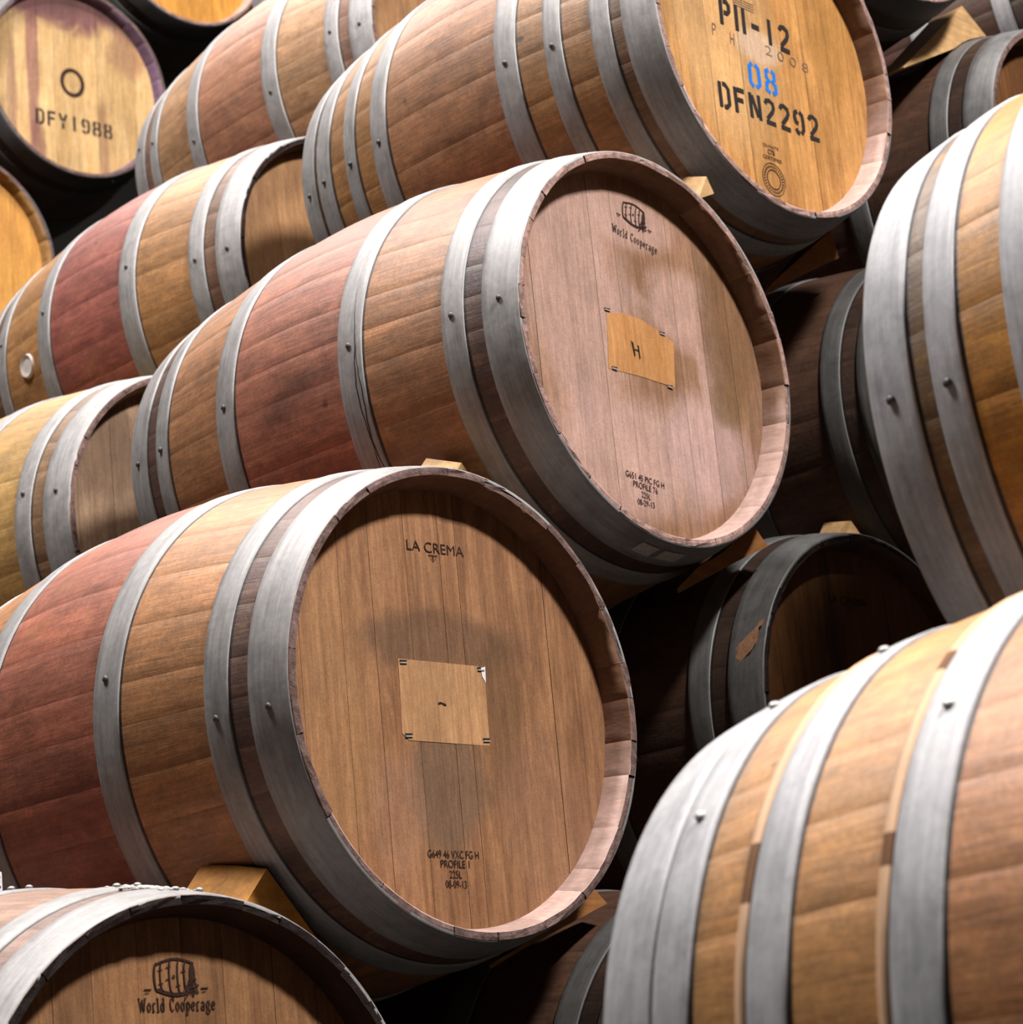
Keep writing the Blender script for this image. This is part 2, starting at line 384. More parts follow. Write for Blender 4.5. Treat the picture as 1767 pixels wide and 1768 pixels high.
def arcp(cx, cz, rx, rz, a0, a1, n=14):
    return [(cx + rx * math.cos(math.radians(a0 + (a1 - a0) * i / n)), cz + rz * math.sin(math.radians(a0 + (a1 - a0) * i / n))) for i in range(n + 1)]
# stencil glyphs in a box 0.5 wide, 1 high
STG = {
    'D': [[(0.08, 0), (0.08, 1)], [(0.2, 0.95), (0.3, 0.95), (0.42, 0.8), (0.42, 0.2), (0.3, 0.05), (0.2, 0.05)]],
    'F': [[(0.09, 0), (0.09, 1)], [(0.17, 0.93), (0.46, 0.93)], [(0.17, 0.53), (0.4, 0.53)]],
    'N': [[(0.08, 0), (0.08, 1)], [(0.15, 0.92), (0.36, 0.1)], [(0.44, 0), (0.44, 1)]],
    'Y': [[(0.25, 0), (0.25, 0.42)], [(0.06, 1), (0.21, 0.52)], [(0.44, 1), (0.29, 0.52)]],
    'P': [[(0.09, 0), (0.09, 1)], [(0.2, 0.94), (0.34, 0.94), (0.42, 0.83), (0.42, 0.62), (0.34, 0.5), (0.2, 0.5)]],
    'H': [[(0.1, 0), (0.1, 1)], [(0.4, 0), (0.4, 1)]],
    '-': [[(0.1, 0.45), (0.42, 0.45)]],
    '1': [[(0.25, 0), (0.25, 1)]],
    '2': [[(0.08, 0.78), (0.14, 0.92), (0.27, 0.95), (0.4, 0.86), (0.42, 0.7), (0.36, 0.52), (0.2, 0.3), (0.12, 0.18)], [(0.06, 0.05), (0.46, 0.05)]],
    '9': [[(0.22, 0.95), (0.1, 0.86), (0.08, 0.68), (0.12, 0.5), (0.22, 0.44)], [(0.3, 0.95), (0.41, 0.84), (0.43, 0.6), (0.42, 0.25), (0.32, 0.06)], [(0.1, 0.22), (0.14, 0.1), (0.24, 0.05)]],
    '8': [[(0.2, 0.95), (0.1, 0.87), (0.1, 0.62), (0.2, 0.52), (0.09, 0.42), (0.08, 0.15), (0.2, 0.05)], [(0.3, 0.95), (0.4, 0.87), (0.4, 0.62), (0.3, 0.52), (0.42, 0.42), (0.43, 0.15), (0.3, 0.05)]],
    '0': [[(0.2, 0.95), (0.09, 0.82), (0.08, 0.2), (0.2, 0.05)], [(0.3, 0.95), (0.42, 0.82), (0.43, 0.2), (0.3, 0.05)]],
}
# condensed book face for the cooperage name (box height 1 = capital)
def O_(w, h): return arcp(w / 2, h / 2, w / 2 - 0.05, h / 2 - 0.05, 0, 360, 18)
CNG = {
    'W': (0.62, [[(0.05, 1), (0.19, 0.03)], [(0.19, 0.03), (0.31, 0.9)], [(0.31, 0.9), (0.43, 0.03)], [(0.43, 0.03), (0.57, 1)], [(-0.02, 0.98), (0.14, 0.98)], [(0.48, 0.98), (0.64, 0.98)]]),
    'C': (0.42, [arcp(0.22, 0.5, 0.16, 0.46, 50, 310, 18), [(0.34, 0.98), (0.34, 0.72)]]),
    'o': (0.36, [O_(0.34, 0.68)]),
    'r': (0.32, [[(0.09, 0), (0.09, 0.66)], [(0.1, 0.5), (0.17, 0.62), (0.29, 0.64)], [(0.0, 0.02), (0.2, 0.02)]]),
    'l': (0.22, [[(0.1, 0), (0.1, 1)], [(0.0, 0.02), (0.2, 0.02)], [(0.0, 0.98), (0.1, 0.98)]]),
    'd': (0.37, [O_(0.32, 0.68), [(0.29, 0), (0.29, 1)], [(0.2, 0.98), (0.29, 0.98)]]),
    'p': (0.37, [[(p[0] + 0.05, p[1]) for p in O_(0.32, 0.68)], [(0.09, -0.28), (0.09, 0.66)], [(0, -0.27), (0.18, -0.27)]]),
    'e': (0.36, [arcp(0.18, 0.34, 0.13, 0.29, 0, 315, 16), [(0.06, 0.36), (0.31, 0.36)]]),
    'a': (0.37, [[(0.06, 0.56), (0.16, 0.64), (0.25, 0.6), (0.28, 0.48), (0.28, 0.02), (0.34, 0.02)], arcp(0.16, 0.2, 0.11, 0.16, 20, 340, 12)]),
    'g': (0.37, [arcp(0.17, 0.42, 0.12, 0.22, 0, 360, 14), [(0.27, 0.66), (0.36, 0.66)], arcp(0.17, -0.08, 0.14, 0.17, 0, 360, 14), [(0.1, 0.22), (0.08, 0.1)]]),
    ' ': (0.26, []),
}
def place(polys, x, z, sx, sz, rot=0.0):
    c, s_ = math.cos(rot), math.sin(rot)
    return [[(x + c * px * sx - s_ * pz * sz, z + s_ * px * sx + c * pz * sz) for px, pz in p] for p in polys]
def stencil(txt, x0, z0, x1, h, rot=0.0, wd=0.19):
    adv = (x1 - x0) / (len(txt) * 0.62 - 0.12); out = []
    for i, ch in enumerate(txt):
        polys = []
        asp = h / adv
        for st in STG[ch]:
            pts = [(p[0] * adv, p[1] * h) for p in st]
            polys += ribbon(pts, wd * h * (0.95 if ch != '-' else 1.1))
        out += place(polys, x0 + math.cos(rot) * i * 0.62 * adv, z0 + math.sin(rot) * i * 0.62 * adv, 1, 1, rot)
    return out
def condensed(txt, x0, z0, x1, h, rot=0.0, wd=0.095):
    tot = sum(CNG[c][0] + 0.06 for c in txt) - 0.06; k = (x1 - x0) / tot; x = 0; out = []
    for ch in txt:
        w_, sts = CNG[ch]; polys = []
        for st in sts:
            pts = [(p[0] * k, p[1] * h) for p in st]
            polys += ribbon(pts, wd * (k if abs(st[0][0] - st[-1][0]) < 0.35 and len(st) > 2 else k) )
        out += place(polys, x0 + math.cos(rot) * x, z0 + math.sin(rot) * x, 1, 1, rot); x += (w_ + 0.06) * k
    return out
def font(name, txt, xc, zb, width, height, m, parent, rot=0.0, bold=0.0, y=FACE_Y):
    cu = bpy.data.curves.new('type', 'FONT'); cu.body = txt; cu.size = 1; cu.offset = bold; cu.resolution_u = 4
    o = bpy.data.objects.new('type', cu); C.objects.link(o)
    dg = bpy.context.evaluated_depsgraph_get(); me = bpy.data.meshes.new_from_object(o.evaluated_get(dg))
    bpy.data.objects.remove(o); bpy.data.curves.remove(cu)
    xs = [v.co.x for v in me.vertices]; ys = [v.co.y for v in me.vertices]
    x0, x1, y0, y1 = min(xs), max(xs), min(ys), max(ys); c, s_ = math.cos(rot), math.sin(rot)
    for v in me.vertices:
        px = ((v.co.x - x0) / (x1 - x0) - 0.5) * width; pz = (v.co.y - y0) / (y1 - y0) * height
        v.co = (xc + c * px - s_ * pz, y, zb + s_ * px + c * pz)
    me.name = name; me.update()
    return link(name, me, parent, (m,))
def staple(x, z, parent, rot=0.0):
    bm = bmesh.new(); bmesh.ops.create_cube(bm, size=1)
    bmesh.ops.transform(bm, matrix=Matrix.Translation((x, FACE_Y - 0.0008, z)) @ Matrix.Rotation(-rot, 4, 'Y') @ Matrix.Diagonal((0.011, 0.0014, 0.0016, 1)), verts=bm.verts)
    for s in (-1, 1):
        q = bmesh.ops.create_cube(bm, size=1)['verts']
        bmesh.ops.transform(bm, matrix=Matrix.Translation((x, FACE_Y, z)) @ Matrix.Rotation(-rot, 4, 'Y') @ Matrix.Translation((s * 0.0052, 0.0002, 0)) @ Matrix.Diagonal((0.0014, 0.0022, 0.0016, 1)), verts=q)
    o = bm_obj('staple', bm, (STAPLE,), parent)
    flat('staple_hole', [[(x - 0.007, z + 0.0008), (x + 0.006, z + 0.0012), (x + 0.0065, z + 0.004), (x - 0.006, z + 0.0035)]], CHAR, parent, FACE_Y + 0.0002)
    return o
def patch(pts, m, parent):
    return flat('label_patch', [pts], m, parent, FACE_Y + 0.0003)
def cooper_logo(xc, zc, w_, parent, rot=0.0):
    P_ = []
    h = 0.72
    top = [(-0.5 + i / 12, 0.25 + 0.13 * math.sin(PI * (i / 12) * 0.9 + 0.15)) for i in range(13)]
    bot = [(-0.5 + i / 12, -0.25 - 0.13 * math.sin(PI * (i / 12) * 0.9 + 0.15)) for i in range(13)]
    P_ += ribbon(top, 0.05) + ribbon(bot, 0.08)
    P_ += ribbon(arcp(-0.5, 0, 0.07, 0.29, 90, 270), 0.05)
    for x in (-0.34, -0.1, 0.12, 0.3):
        hh = 0.25 + 0.13 * math.sin(PI * ((x + 0.5)) * 0.9 + 0.15); P_ += ribbon(arcp(x, 0, 0.07, hh, 90, 270), 0.035)
    for q, z in ((-0.42, 0.14), (-0.2, 0.2), (-0.42, -0.15), (0.04, -0.2), (-0.22, -0.06), (0.2, 0.1)): P_ += ribbon([(q - 0.05, z), (q + 0.08, z + 0.01)], 0.025)
    P_ += ribbon(arcp(-0.05, 0.0, 0.025, 0.03, 0, 360, 8), 0.03)
    P_ += [arcp(0.45, 0.05, 0.08, 0.24, 0, 360, 16)[:-1]]
    for a, l in ((20, 0.2), (60, 0.24), (110, 0.2), (-30, 0.2), (-80, 0.18), (160, 0.16)):
        ca, sa = math.cos(math.radians(a)), math.sin(math.radians(a)); cx, cz = 0.42, -0.26
        e = (cx + ca * l, cz + sa * l); P_ += ribbon([(cx, cz), e], 0.03)
        mx, mz = cx + ca * l * 0.6, cz + sa * l * 0.6; P_ += ribbon([(mx - sa * 0.06, mz + ca * 0.06), e, (mx + sa * 0.06, mz - ca * 0.06), (mx - sa * 0.06, mz + ca * 0.06)], 0.025)
    P_ += ribbon([(0.42, -0.26), (0.2, -0.5)], 0.04)
    for x0 in (-0.86, 0.66):
        P_ += ribbon([(x0, -0.26), (x0 + 0.2, -0.26)], 0.03); P_ += ribbon([(x0 + 0.02, -0.33), (x0 + 0.14, -0.33)], 0.02)
    return flat('barrel_emblem', place(P_, xc, zc, w_, w_, rot), BURN, parent)

# ------------------------------------------------------------------ barrels
STD = [(0.0015, 0.0586), (0.0900, 0.1265), (0.2718, 0.3171), (LEN - 0.3171, LEN - 0.2718), (LEN - 0.1265, LEN - 0.0900), (LEN - 0.0586, LEN - 0.0015)]
OCT = [(0.0015, 0.062), (0.085, 0.120), (0.178, 0.211), (0.269, 0.313), (LEN - 0.282, LEN - 0.238), (LEN - 0.187, LEN - 0.153), (LEN - 0.103, LEN - 0.059), (LEN - 0.049, LEN - 0.0015)]
def barrel(key, head, axis, label, group, body, rim, end, hm, steel, seed, hoops=STD, rivets=None, seams=None, name='wine_barrel', rm=None, backm=None, chip=0.0015):
    rng = random.Random(seed)
    o = bpy.data.objects.new(name, None); C.objects.link(o); o.empty_display_size = 0.2
    y = -Vector(axis).normalized(); xa = y.cross(Vector((0, 0, 1))).normalized(); za = xa.cross(y)
    ctr = Vector(head) + y * LEN / 2
    M3 = Matrix((xa, y, za)).transposed()
    o.matrix_world = Matrix.Translation(ctr - za * RB) @ M3.to_4x4()
    tag(o, label, 'barrel', group)
    class H: pass
    # every part sits in the barrel's axis frame, one bilge radius above the empty
    def lift(p): p.location = (0, 0, RB); return p
    lift(stave_body(rng, (body, rim, end), o, chip=chip))
    for i, (s0, s1) in enumerate(hoops):
        rv = rivets.get(i, ()) if rivets else (rng.uniform(20, 160),)
        lift(hoop(s0, s1, steel, o, rv, rng, rm=rm))
    h = lift(head_disc(rng, hm, o, seams=seams))
    lift(head_disc(rng, backm or hm, o, flip=-1))
    return o, h

def blk(**k): return k
TAN = srgb(196, 150, 112); 
# body woods
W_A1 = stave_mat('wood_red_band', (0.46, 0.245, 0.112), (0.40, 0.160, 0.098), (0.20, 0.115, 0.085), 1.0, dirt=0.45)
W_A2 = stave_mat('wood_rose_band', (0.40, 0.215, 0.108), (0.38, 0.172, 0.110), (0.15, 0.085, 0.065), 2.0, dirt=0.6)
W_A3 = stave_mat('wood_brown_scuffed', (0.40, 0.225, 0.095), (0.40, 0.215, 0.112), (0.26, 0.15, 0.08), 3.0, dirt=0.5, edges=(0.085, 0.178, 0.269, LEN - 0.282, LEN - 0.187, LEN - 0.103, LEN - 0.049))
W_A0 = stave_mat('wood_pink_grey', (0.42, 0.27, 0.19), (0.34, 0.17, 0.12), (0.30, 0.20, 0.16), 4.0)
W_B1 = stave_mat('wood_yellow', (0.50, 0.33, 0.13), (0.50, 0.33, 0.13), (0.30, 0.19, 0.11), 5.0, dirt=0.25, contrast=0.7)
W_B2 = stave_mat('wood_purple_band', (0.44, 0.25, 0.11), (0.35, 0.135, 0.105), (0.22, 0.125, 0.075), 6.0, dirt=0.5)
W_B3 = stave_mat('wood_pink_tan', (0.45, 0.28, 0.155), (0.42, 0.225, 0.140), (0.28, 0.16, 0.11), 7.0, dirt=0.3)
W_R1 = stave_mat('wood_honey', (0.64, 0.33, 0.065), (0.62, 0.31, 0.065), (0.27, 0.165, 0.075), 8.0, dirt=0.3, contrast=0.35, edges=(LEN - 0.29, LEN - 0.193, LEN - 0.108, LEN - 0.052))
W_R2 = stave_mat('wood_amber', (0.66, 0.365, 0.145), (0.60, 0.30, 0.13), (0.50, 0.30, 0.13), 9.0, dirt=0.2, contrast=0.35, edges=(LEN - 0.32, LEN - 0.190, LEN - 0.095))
W_DK = stave_mat('wood_shaded', (0.14, 0.075, 0.045), (0.13, 0.06, 0.042), (0.10, 0.06, 0.042), 10.0)  # shade on the right-hand barrels put into the wood colour
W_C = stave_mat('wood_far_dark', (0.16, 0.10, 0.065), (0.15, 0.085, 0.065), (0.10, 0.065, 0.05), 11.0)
RIM_P = rim_mat('rim_pink', (0.36, 0.215, 0.14), (0.72, 0.53, 0.47)); RIM_B = rim_mat('rim_brown', (0.42, 0.25, 0.14))  # RIM_P: shade kept in the brown base, light mixed into the pale dust
RIM_V = rim_mat('rim_violet', (0.26, 0.17, 0.24)); RIM_O = rim_mat('rim_orange', (0.45, 0.27, 0.11)); RIM_D = rim_mat('rim_dark', (0.14, 0.075, 0.05))
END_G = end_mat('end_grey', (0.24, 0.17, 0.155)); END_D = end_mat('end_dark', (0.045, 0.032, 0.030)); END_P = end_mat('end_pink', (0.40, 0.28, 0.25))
# heads
PK = (0.58, 0.41, 0.355)
H_A1 = head_mat('head_tan', (0.48, 0.275, 0.150), (0.31, 0.165, 0.088), blobs=[
    (-0.02, 0.078, 0.14, 0.045, (0.22, 0.135, 0.085), 0.6, 1.4), (-0.02, -0.11, 0.075, 0.09, (0.28, 0.185, 0.125), 0.75, 0.8),
    (-0.19, -0.02, 0.06, 0.20, (0.50, 0.30, 0.15), 0.5, 0.8), (0.09, -0.02, 0.04, 0.14, (0.26, 0.15, 0.08), 0.6, 0.8), (-0.11, -0.15, 0.05, 0.09, (0.45, 0.27, 0.18), 0.5, 1.0),
    (0.15, -0.14, 0.10, 0.12, (0.42, 0.25, 0.16), 0.5, 1.0)], seed=1.0)
H_A2 = head_mat('head_rose_haze', (0.42, 0.265, 0.175), (0.30, 0.175, 0.105), blobs=[
    (-0.13, 0.06, 0.13, 0.22, PK, 0.75, 0.9), (-0.05, -0.16, 0.20, 0.10, PK, 0.85, 0.9), (0.13, -0.13, 0.11, 0.10, (0.60, 0.43, 0.39), 0.85, 0.9), (0.0, 0.21, 0.12, 0.05, PK, 0.7, 0.8),
    (0.10, 0.09, 0.09, 0.07, PK, 0.7, 2.2), (0.16, -0.02, 0.035, 0.07, PK, 0.8, 2.0), (0.21, 0.06, 0.07, 0.15, (0.30, 0.175, 0.09), 0.75, 0.7), (0.19, -0.05, 0.05, 0.04, (0.30, 0.19, 0.10), 0.6, 1.0)], seed=2.0)
H_A3 = head_mat('head_golden', (0.64, 0.37, 0.145), (0.46, 0.245, 0.085), blobs=[
    (-0.09, 0.0, 0.15, 0.20, (0.66, 0.45, 0.24), 0.6, 0.8), (0.0, 0.01, 0.06, 0.035, (0.74, 0.58, 0.45), 0.7, 1.0), (0.2, 0.1, 0.09, 0.15, (0.42, 0.23, 0.065), 0.5, 0.8)], seed=3.0)
H_A0 = head_mat('head_brown', (0.44, 0.255, 0.130), (0.30, 0.16, 0.08), seed=4.0, grain=1.1)
H_B1 = head_mat('head_grey_tan', (0.46, 0.32, 0.215), (0.32, 0.215, 0.14), blobs=[(-0.2, 0.15, 0.12, 0.10, (0.20, 0.12, 0.07), 0.6, 0.8)], seed=5.0)
H_B2 = head_mat('head_plain_brown', (0.44, 0.265, 0.135), (0.33, 0.185, 0.09), seed=6.0)
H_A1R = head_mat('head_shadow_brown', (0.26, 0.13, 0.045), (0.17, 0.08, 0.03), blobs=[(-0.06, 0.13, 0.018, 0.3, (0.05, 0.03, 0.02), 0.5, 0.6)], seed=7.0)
H_C1 = head_mat('head_wine_streaks', (0.72, 0.52, 0.28), (0.58, 0.38, 0.17), blobs=[
    (-0.02, 0.27, 0.40, 0.10, (0.20, 0.075, 0.10), 0.85, 1.4), (-0.13, 0.10, 0.022, 0.40, (0.30, 0.13, 0.13), 0.7, 0.7), (-0.20, -0.10, 0.02, 0.2, (0.35, 0.18, 0.14), 0.5, 0.7),
    (0.10, -0.2, 0.02, 0.2, (0.34, 0.18, 0.12), 0.5, 0.7), (-0.12, -0.24, 0.03, 0.12, (0.26, 0.11, 0.10), 0.6, 0.7), (0.2, 0.15, 0.08, 0.1, (0.40, 0.22, 0.14), 0.6, 0.8)], seed=8.0)
H_C0 = head_mat('head_orange', (0.74, 0.42, 0.11), (0.60, 0.31, 0.075), seed=9.0)
PATCH1 = head_mat('clean_wood_patch', (0.72, 0.45, 0.25), (0.60, 0.36, 0.19), seed=12.0, grain=1.1)
PATCH2 = head_mat('orange_wood_patch', (0.72, 0.42, 0.19), (0.62, 0.32, 0.125), seed=13.0, grain=1.0)

GA = 'barrels of the middle stack with heads in view'
GB = 'barrels of the stack behind'
GC = 'barrels of the farthest stack'
GR = 'barrels of the near stack seen from behind'

# middle stack
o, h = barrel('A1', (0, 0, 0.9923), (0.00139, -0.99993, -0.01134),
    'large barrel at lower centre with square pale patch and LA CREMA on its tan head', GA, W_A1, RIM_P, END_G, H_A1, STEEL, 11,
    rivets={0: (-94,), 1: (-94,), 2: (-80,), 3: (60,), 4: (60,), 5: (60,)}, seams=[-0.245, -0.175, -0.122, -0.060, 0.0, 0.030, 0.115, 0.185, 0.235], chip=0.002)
font('lettering', 'LA CREMA', -0.0065, 0.1965, 0.100, 0.0135, BURN, h, 0.0, -0.004)
flat('triangle_mark', ribbon([(-0.020, 0.193), (-0.004, 0.193), (-0.012, 0.1855)], 0.0016, True) + ribbon([(-0.012, 0.193), (-0.012, 0.188)], 0.0012), BURN, h)
font('lettering', 'G649 46 VXC FG H', -0.021, -0.1935, 0.087, 0.0098, BURN, h, -0.012, 0.004)
font('lettering', 'PROFILE 1', -0.0195, -0.2052, 0.049, 0.0095, BURN, h, -0.01, 0.004)
font('lettering', '225L', -0.020, -0.2180, 0.021, 0.0095, BURN, h, -0.02, 0.004)
font('lettering', '08-09-13', -0.0205, -0.2300, 0.036, 0.0095, BURN, h, -0.02, 0.004)
patch([(-0.0872, 0.0535), (0.052, 0.0535), (0.0615, 0.034), (0.060, -0.0494), (-0.0795, -0.0490), (-0.0905, -0.0405)], PATCH1, h)
flat('paper_scrap', [[(0.0555, 0.0515), (0.0635, 0.0535), (0.0622, 0.032), (0.0565, 0.0405)]], PAPER, h, FACE_Y - 0.0004)
flat('staple_hole', [[(-0.0255, 0.001), (-0.021, 0.0028), (-0.0115, 0.0005), (-0.011, -0.0022), (-0.0155, -0.0022), (-0.019, 0.0000), (-0.0245, -0.0015)]], CHAR, h)
for x, z in ((-0.0790, 0.0485), (0.0555, 0.0485), (-0.0795, -0.0440), (0.0545, -0.0435)): staple(x, z, h, 0.05)

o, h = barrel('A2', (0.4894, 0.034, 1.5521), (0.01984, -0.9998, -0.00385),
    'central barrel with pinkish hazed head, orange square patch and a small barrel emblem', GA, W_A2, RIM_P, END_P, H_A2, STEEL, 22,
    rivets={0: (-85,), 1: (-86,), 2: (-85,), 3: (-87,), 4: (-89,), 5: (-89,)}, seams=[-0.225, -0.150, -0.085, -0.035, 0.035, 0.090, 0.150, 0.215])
cooper_logo(0.0195, 0.2240, 0.046, h, -0.17)
flat('lettering', condensed('World Cooperage', -0.0365, 0.1865, 0.0645, 0.0135, -0.16, 0.075), BURN, h)
font('lettering', 'G651 45 PIC FG H', -0.027, -0.1990, 0.084, 0.0095, BURN, h, -0.10, 0.004)
font('lettering', 'PROFILE 76', -0.028, -0.2110, 0.053, 0.0095, BURN, h, -0.10, 0.004)
font('lettering', '225L', -0.029, -0.2235, 0.020, 0.0090, BURN, h, -0.12, 0.004)
font('lettering', '08-29-13', -0.0305, -0.2352, 0.037, 0.0090, BURN, h, -0.06, 0.004)
patch([(-0.0700, 0.0530), (-0.030, 0.0590), (0.0080, 0.0560), (0.0776, 0.0330), (0.0680, -0.0400), (0.045, -0.0385), (-0.010, -0.035), (-0.0790, -0.0345)], PATCH2, h)
flat('staple_hole', [[(-0.0225, 0.018), (-0.0175, 0.016), (-0.0155, -0.004), (-0.0190, -0.007)], [(-0.0090, 0.0135), (-0.0055, 0.013), (-0.0048, -0.007), (-0.0080, -0.009)], [(-0.0185, 0.0065), (-0.006, 0.0055), (-0.006, 0.0030), (-0.0180, 0.0040)]], CHAR, h)
for x, z in ((-0.068, 0.0565), (0.052, 0.041), (-0.0665, -0.0335), (0.0565, -0.0415)): staple(x, z, h, -0.1)
# split along the bilge hoop
R = Raw()
for s_a, ph, ta, tb in ((0.2795, 0.0, -82, -128), (0.2845, 1.3, -70, -124)):
    pr = []
    for i in range(31):
        t = math.radians(ta + (tb - ta) * i / 30); sc_ = s_a + 0.0018 * math.sin(i * 0.45 + ph) + 0.0006 * math.sin(i * 1.9); hw = 0.00085 * math.sin(PI * (i + 0.5) / 31) + 0.0001
        k_ = (sc_ - 0.2718) / 0.0453; rr = rad(0.2718) * (1 - k_) + rad(0.3171) * k_ + 0.0028 + 0.0006 * math.sin(PI * k_) + 0.00025
        pr.append([R.vert(pol(rr, t, sc_ + q), (t * 0.33, sc_, 0)) for q in (-hw, hw)])
    for i in range(30): R.face((pr[i][0], pr[i][1], pr[i + 1][1], pr[i + 1][0]))
t_ = R.build('hoop_split', (CHAR,), o); t_.location = (0, 0, RB)
# worn label on the underside of the head hoop
R = Raw(); ths = [math.radians(-184 + i * 2.2) for i in range(9)]
pr = [[R.vert(pol(rad(s) + 0.0032, t, s), (t * 0.33, s, 0)) for s in (0.018, 0.042)] for t in ths]
for i in range(8):
    if i != 4: R.face((pr[i][0], pr[i][1], pr[i + 1][1], pr[i + 1][0]))
t_ = R.build('worn_label', (plain('worn_label', (0.35, 0.33, 0.30), 0.8, 0, 260, 1.4),), o); t_.location = (0, 0, RB)

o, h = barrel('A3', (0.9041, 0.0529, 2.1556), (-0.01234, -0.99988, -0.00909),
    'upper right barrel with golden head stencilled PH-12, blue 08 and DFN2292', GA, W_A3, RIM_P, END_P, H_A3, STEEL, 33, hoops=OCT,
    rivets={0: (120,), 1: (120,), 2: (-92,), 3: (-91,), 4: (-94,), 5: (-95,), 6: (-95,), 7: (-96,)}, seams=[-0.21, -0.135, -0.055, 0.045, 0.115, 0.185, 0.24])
flat('stencil_lettering', stencil('PH-12', -0.0975, 0.0285, 0.0830, 0.0475, -0.045), INK, h)
flat('stencil_lettering', stencil('DFN2292', -0.1245, -0.1245, 0.1325, 0.0450, -0.015), INK, h)
flat('blue_number', stencil('08', -0.0420, -0.0690, 0.0330, 0.0470, -0.03, 0.19), BLUE, h)
font('lettering', '2 0 0 8', 0.0690, -0.0010, 0.112, 0.0170, FAINT, h, -0.06, -0.012)
font('lettering', 'P', -0.1160, 0.0020, 0.009, 0.0220, FAINT, h, -0.10, -0.012)
font('lettering', 'H', -0.0720, -0.0030, 0.010, 0.0220, FAINT, h, -0.10, -0.012)
flat('rule_lines', [q for k in range(4) for q in ribbon([(-0.055, 0.088 - k * 0.0045), (-0.004, 0.086 - k * 0.0045)], 0.0014)], FAINT, h)
font('lettering', 'QUALITE', -0.0060, -0.1720, 0.040, 0.0065, BURN, h, -0.02, 0.006)
font('lettering', 'CTB', -0.0065, -0.1830, 0.018, 0.0090, BURN, h, -0.02, 0.02)
font('lettering', 'CERTIFIEE', -0.0060, -0.1930, 0.048, 0.0065, BURN, h, -0.02, 0.006)
q = ribbon(arcp(-0.0085, -0.2270, 0.0280, 0.0285, 0, 360, 40), 0.0014) + ribbon(arcp(-0.0085, -0.2270, 0.0165, 0.0170, 0, 360, 32), 0.0022)
for i in range(30):
    a = math.radians(i * 12); q += ribbon([(-0.0085 + 0.0205 * math.cos(a), -0.2270 + 0.0205 * math.sin(a)), (-0.0085 + 0.0250 * math.cos(a + 0.05), -0.2270 + 0.0250 * math.sin(a + 0.05))], 0.0022)
flat('round_stamp', q, BURN, h)

o, h = barrel('A0', (-0.4823, -0.0352, 0.4421), (0.00378, -0.99999, -0.00161),
    'barrel at bottom left corner, brown head with barrel emblem and World Cooperage lettering', GA, W_A0, RIM_D, END_D, H_A0, STEEL, 44,
    rivets={0: (-1, 5), 1: (-4.5, 0.5), 2: (-6, -2), 3: (0,), 4: (0,), 5: (0,)}, rm=RIVET, seams=[-0.225, -0.165, -0.115, -0.055, 0.005, 0.060, 0.130, 0.190, 0.235])
cooper_logo(-0.0055, 0.2170, 0.050, h, 0.0)
flat('lettering', condensed('World Cooperage', -0.0570, 0.1805, 0.0460, 0.0145, 0.0), BURN, h)
bm = bmesh.new(); rg = random.Random(5)
for i in range(170):
    t = math.radians(rg.gauss(1.5, 4.0)); s = rg.choice((rg.uniform(0.06, 0.13), rg.gauss(0.085, 0.012), rg.uniform(0.03, 0.1)))
    bmesh.ops.create_icosphere(bm, subdivisions=1, radius=rg.uniform(0.0010, 0.0028), matrix=Matrix.Translation(pol(rad(s) + 0.0028, t, s)) @ Matrix.Diagonal((1.6, 1.6, 0.8, 1)))
d_ = bm_obj('dust_crust', bm, (DUST,), o, True); d_.location = (0, 0, RB); d_['kind'] = 'stuff'; d_['label'] = 'pale crusty dust on the hoops'
# white tag with blue print
bm = bmesh.new(); bmesh.ops.create_cube(bm, size=1)
bmesh.ops.transform(bm, matrix=Matrix.Translation(pol(rad(0.303) + 0.0135, math.radians(-8.0), 0.303)) @ Matrix.Rotation(math.radians(25), 4, 'Z') @ Matrix.Diagonal((0.022, 0.002, 0.026, 1)), verts=bm.verts)
bmesh.ops.bevel(bm, geom=bm.edges[:], offset=0.0008, segments=2, affect='EDGES')
t_ = bm_obj('paper_tag', bm, (PAPER,), o); t_.location = (0, 0, RB); t_['label'] = 'white tag with blue print'
bm = bmesh.new()
for k, wv in ((0.006, 0.006), (0.001, 0.004), (-0.005, 0.007)):
    qv = bmesh.ops.create_cube(bm, size=1)['verts']
    bmesh.ops.transform(bm, matrix=Matrix.Translation(pol(rad(0.303) + 0.0135, math.radians(-8.0), 0.303)) @ Matrix.Rotation(math.radians(25), 4, 'Z') @ Matrix.Translation((0.003, -0.0012, k)) @ Matrix.Diagonal((wv, 0.0006, 0.0028, 1)), verts=qv)
bm_obj('tag_print', bm, (plain('tag_blue', (0.02, 0.04, 0.25)),), t_)

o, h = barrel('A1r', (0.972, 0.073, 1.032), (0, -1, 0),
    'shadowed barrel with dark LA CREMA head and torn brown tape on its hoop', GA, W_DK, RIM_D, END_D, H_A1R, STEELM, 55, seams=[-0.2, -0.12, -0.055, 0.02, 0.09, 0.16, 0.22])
font('lettering', 'LA CREMA', -0.0100, 0.1935, 0.098, 0.0130, INK, h, 0.0, -0.004)
flat('triangle_mark', ribbon([(-0.020, 0.1900), (-0.006, 0.1900), (-0.013, 0.1830)], 0.0016, True), INK, h)
R = Raw(); rg = random.Random(3); pr = []
for i in range(11):
    t = math.radians(-76 + i * 1.3); wv = 0.002 + 0.013 * math.sin(PI * min(1, i / 8)) + rg.uniform(0, 0.003); sc_ = 0.047 - 0.0042 * i
    pr.append([R.vert(pol(0.3065 + 0.25 * (s - 0.0) * 0.4 + rg.uniform(0, 0.0016), t, s), (t * 0.33, s, 0)) for s in (max(0.002, sc_ - wv), sc_, min(0.056, sc_ + wv))])
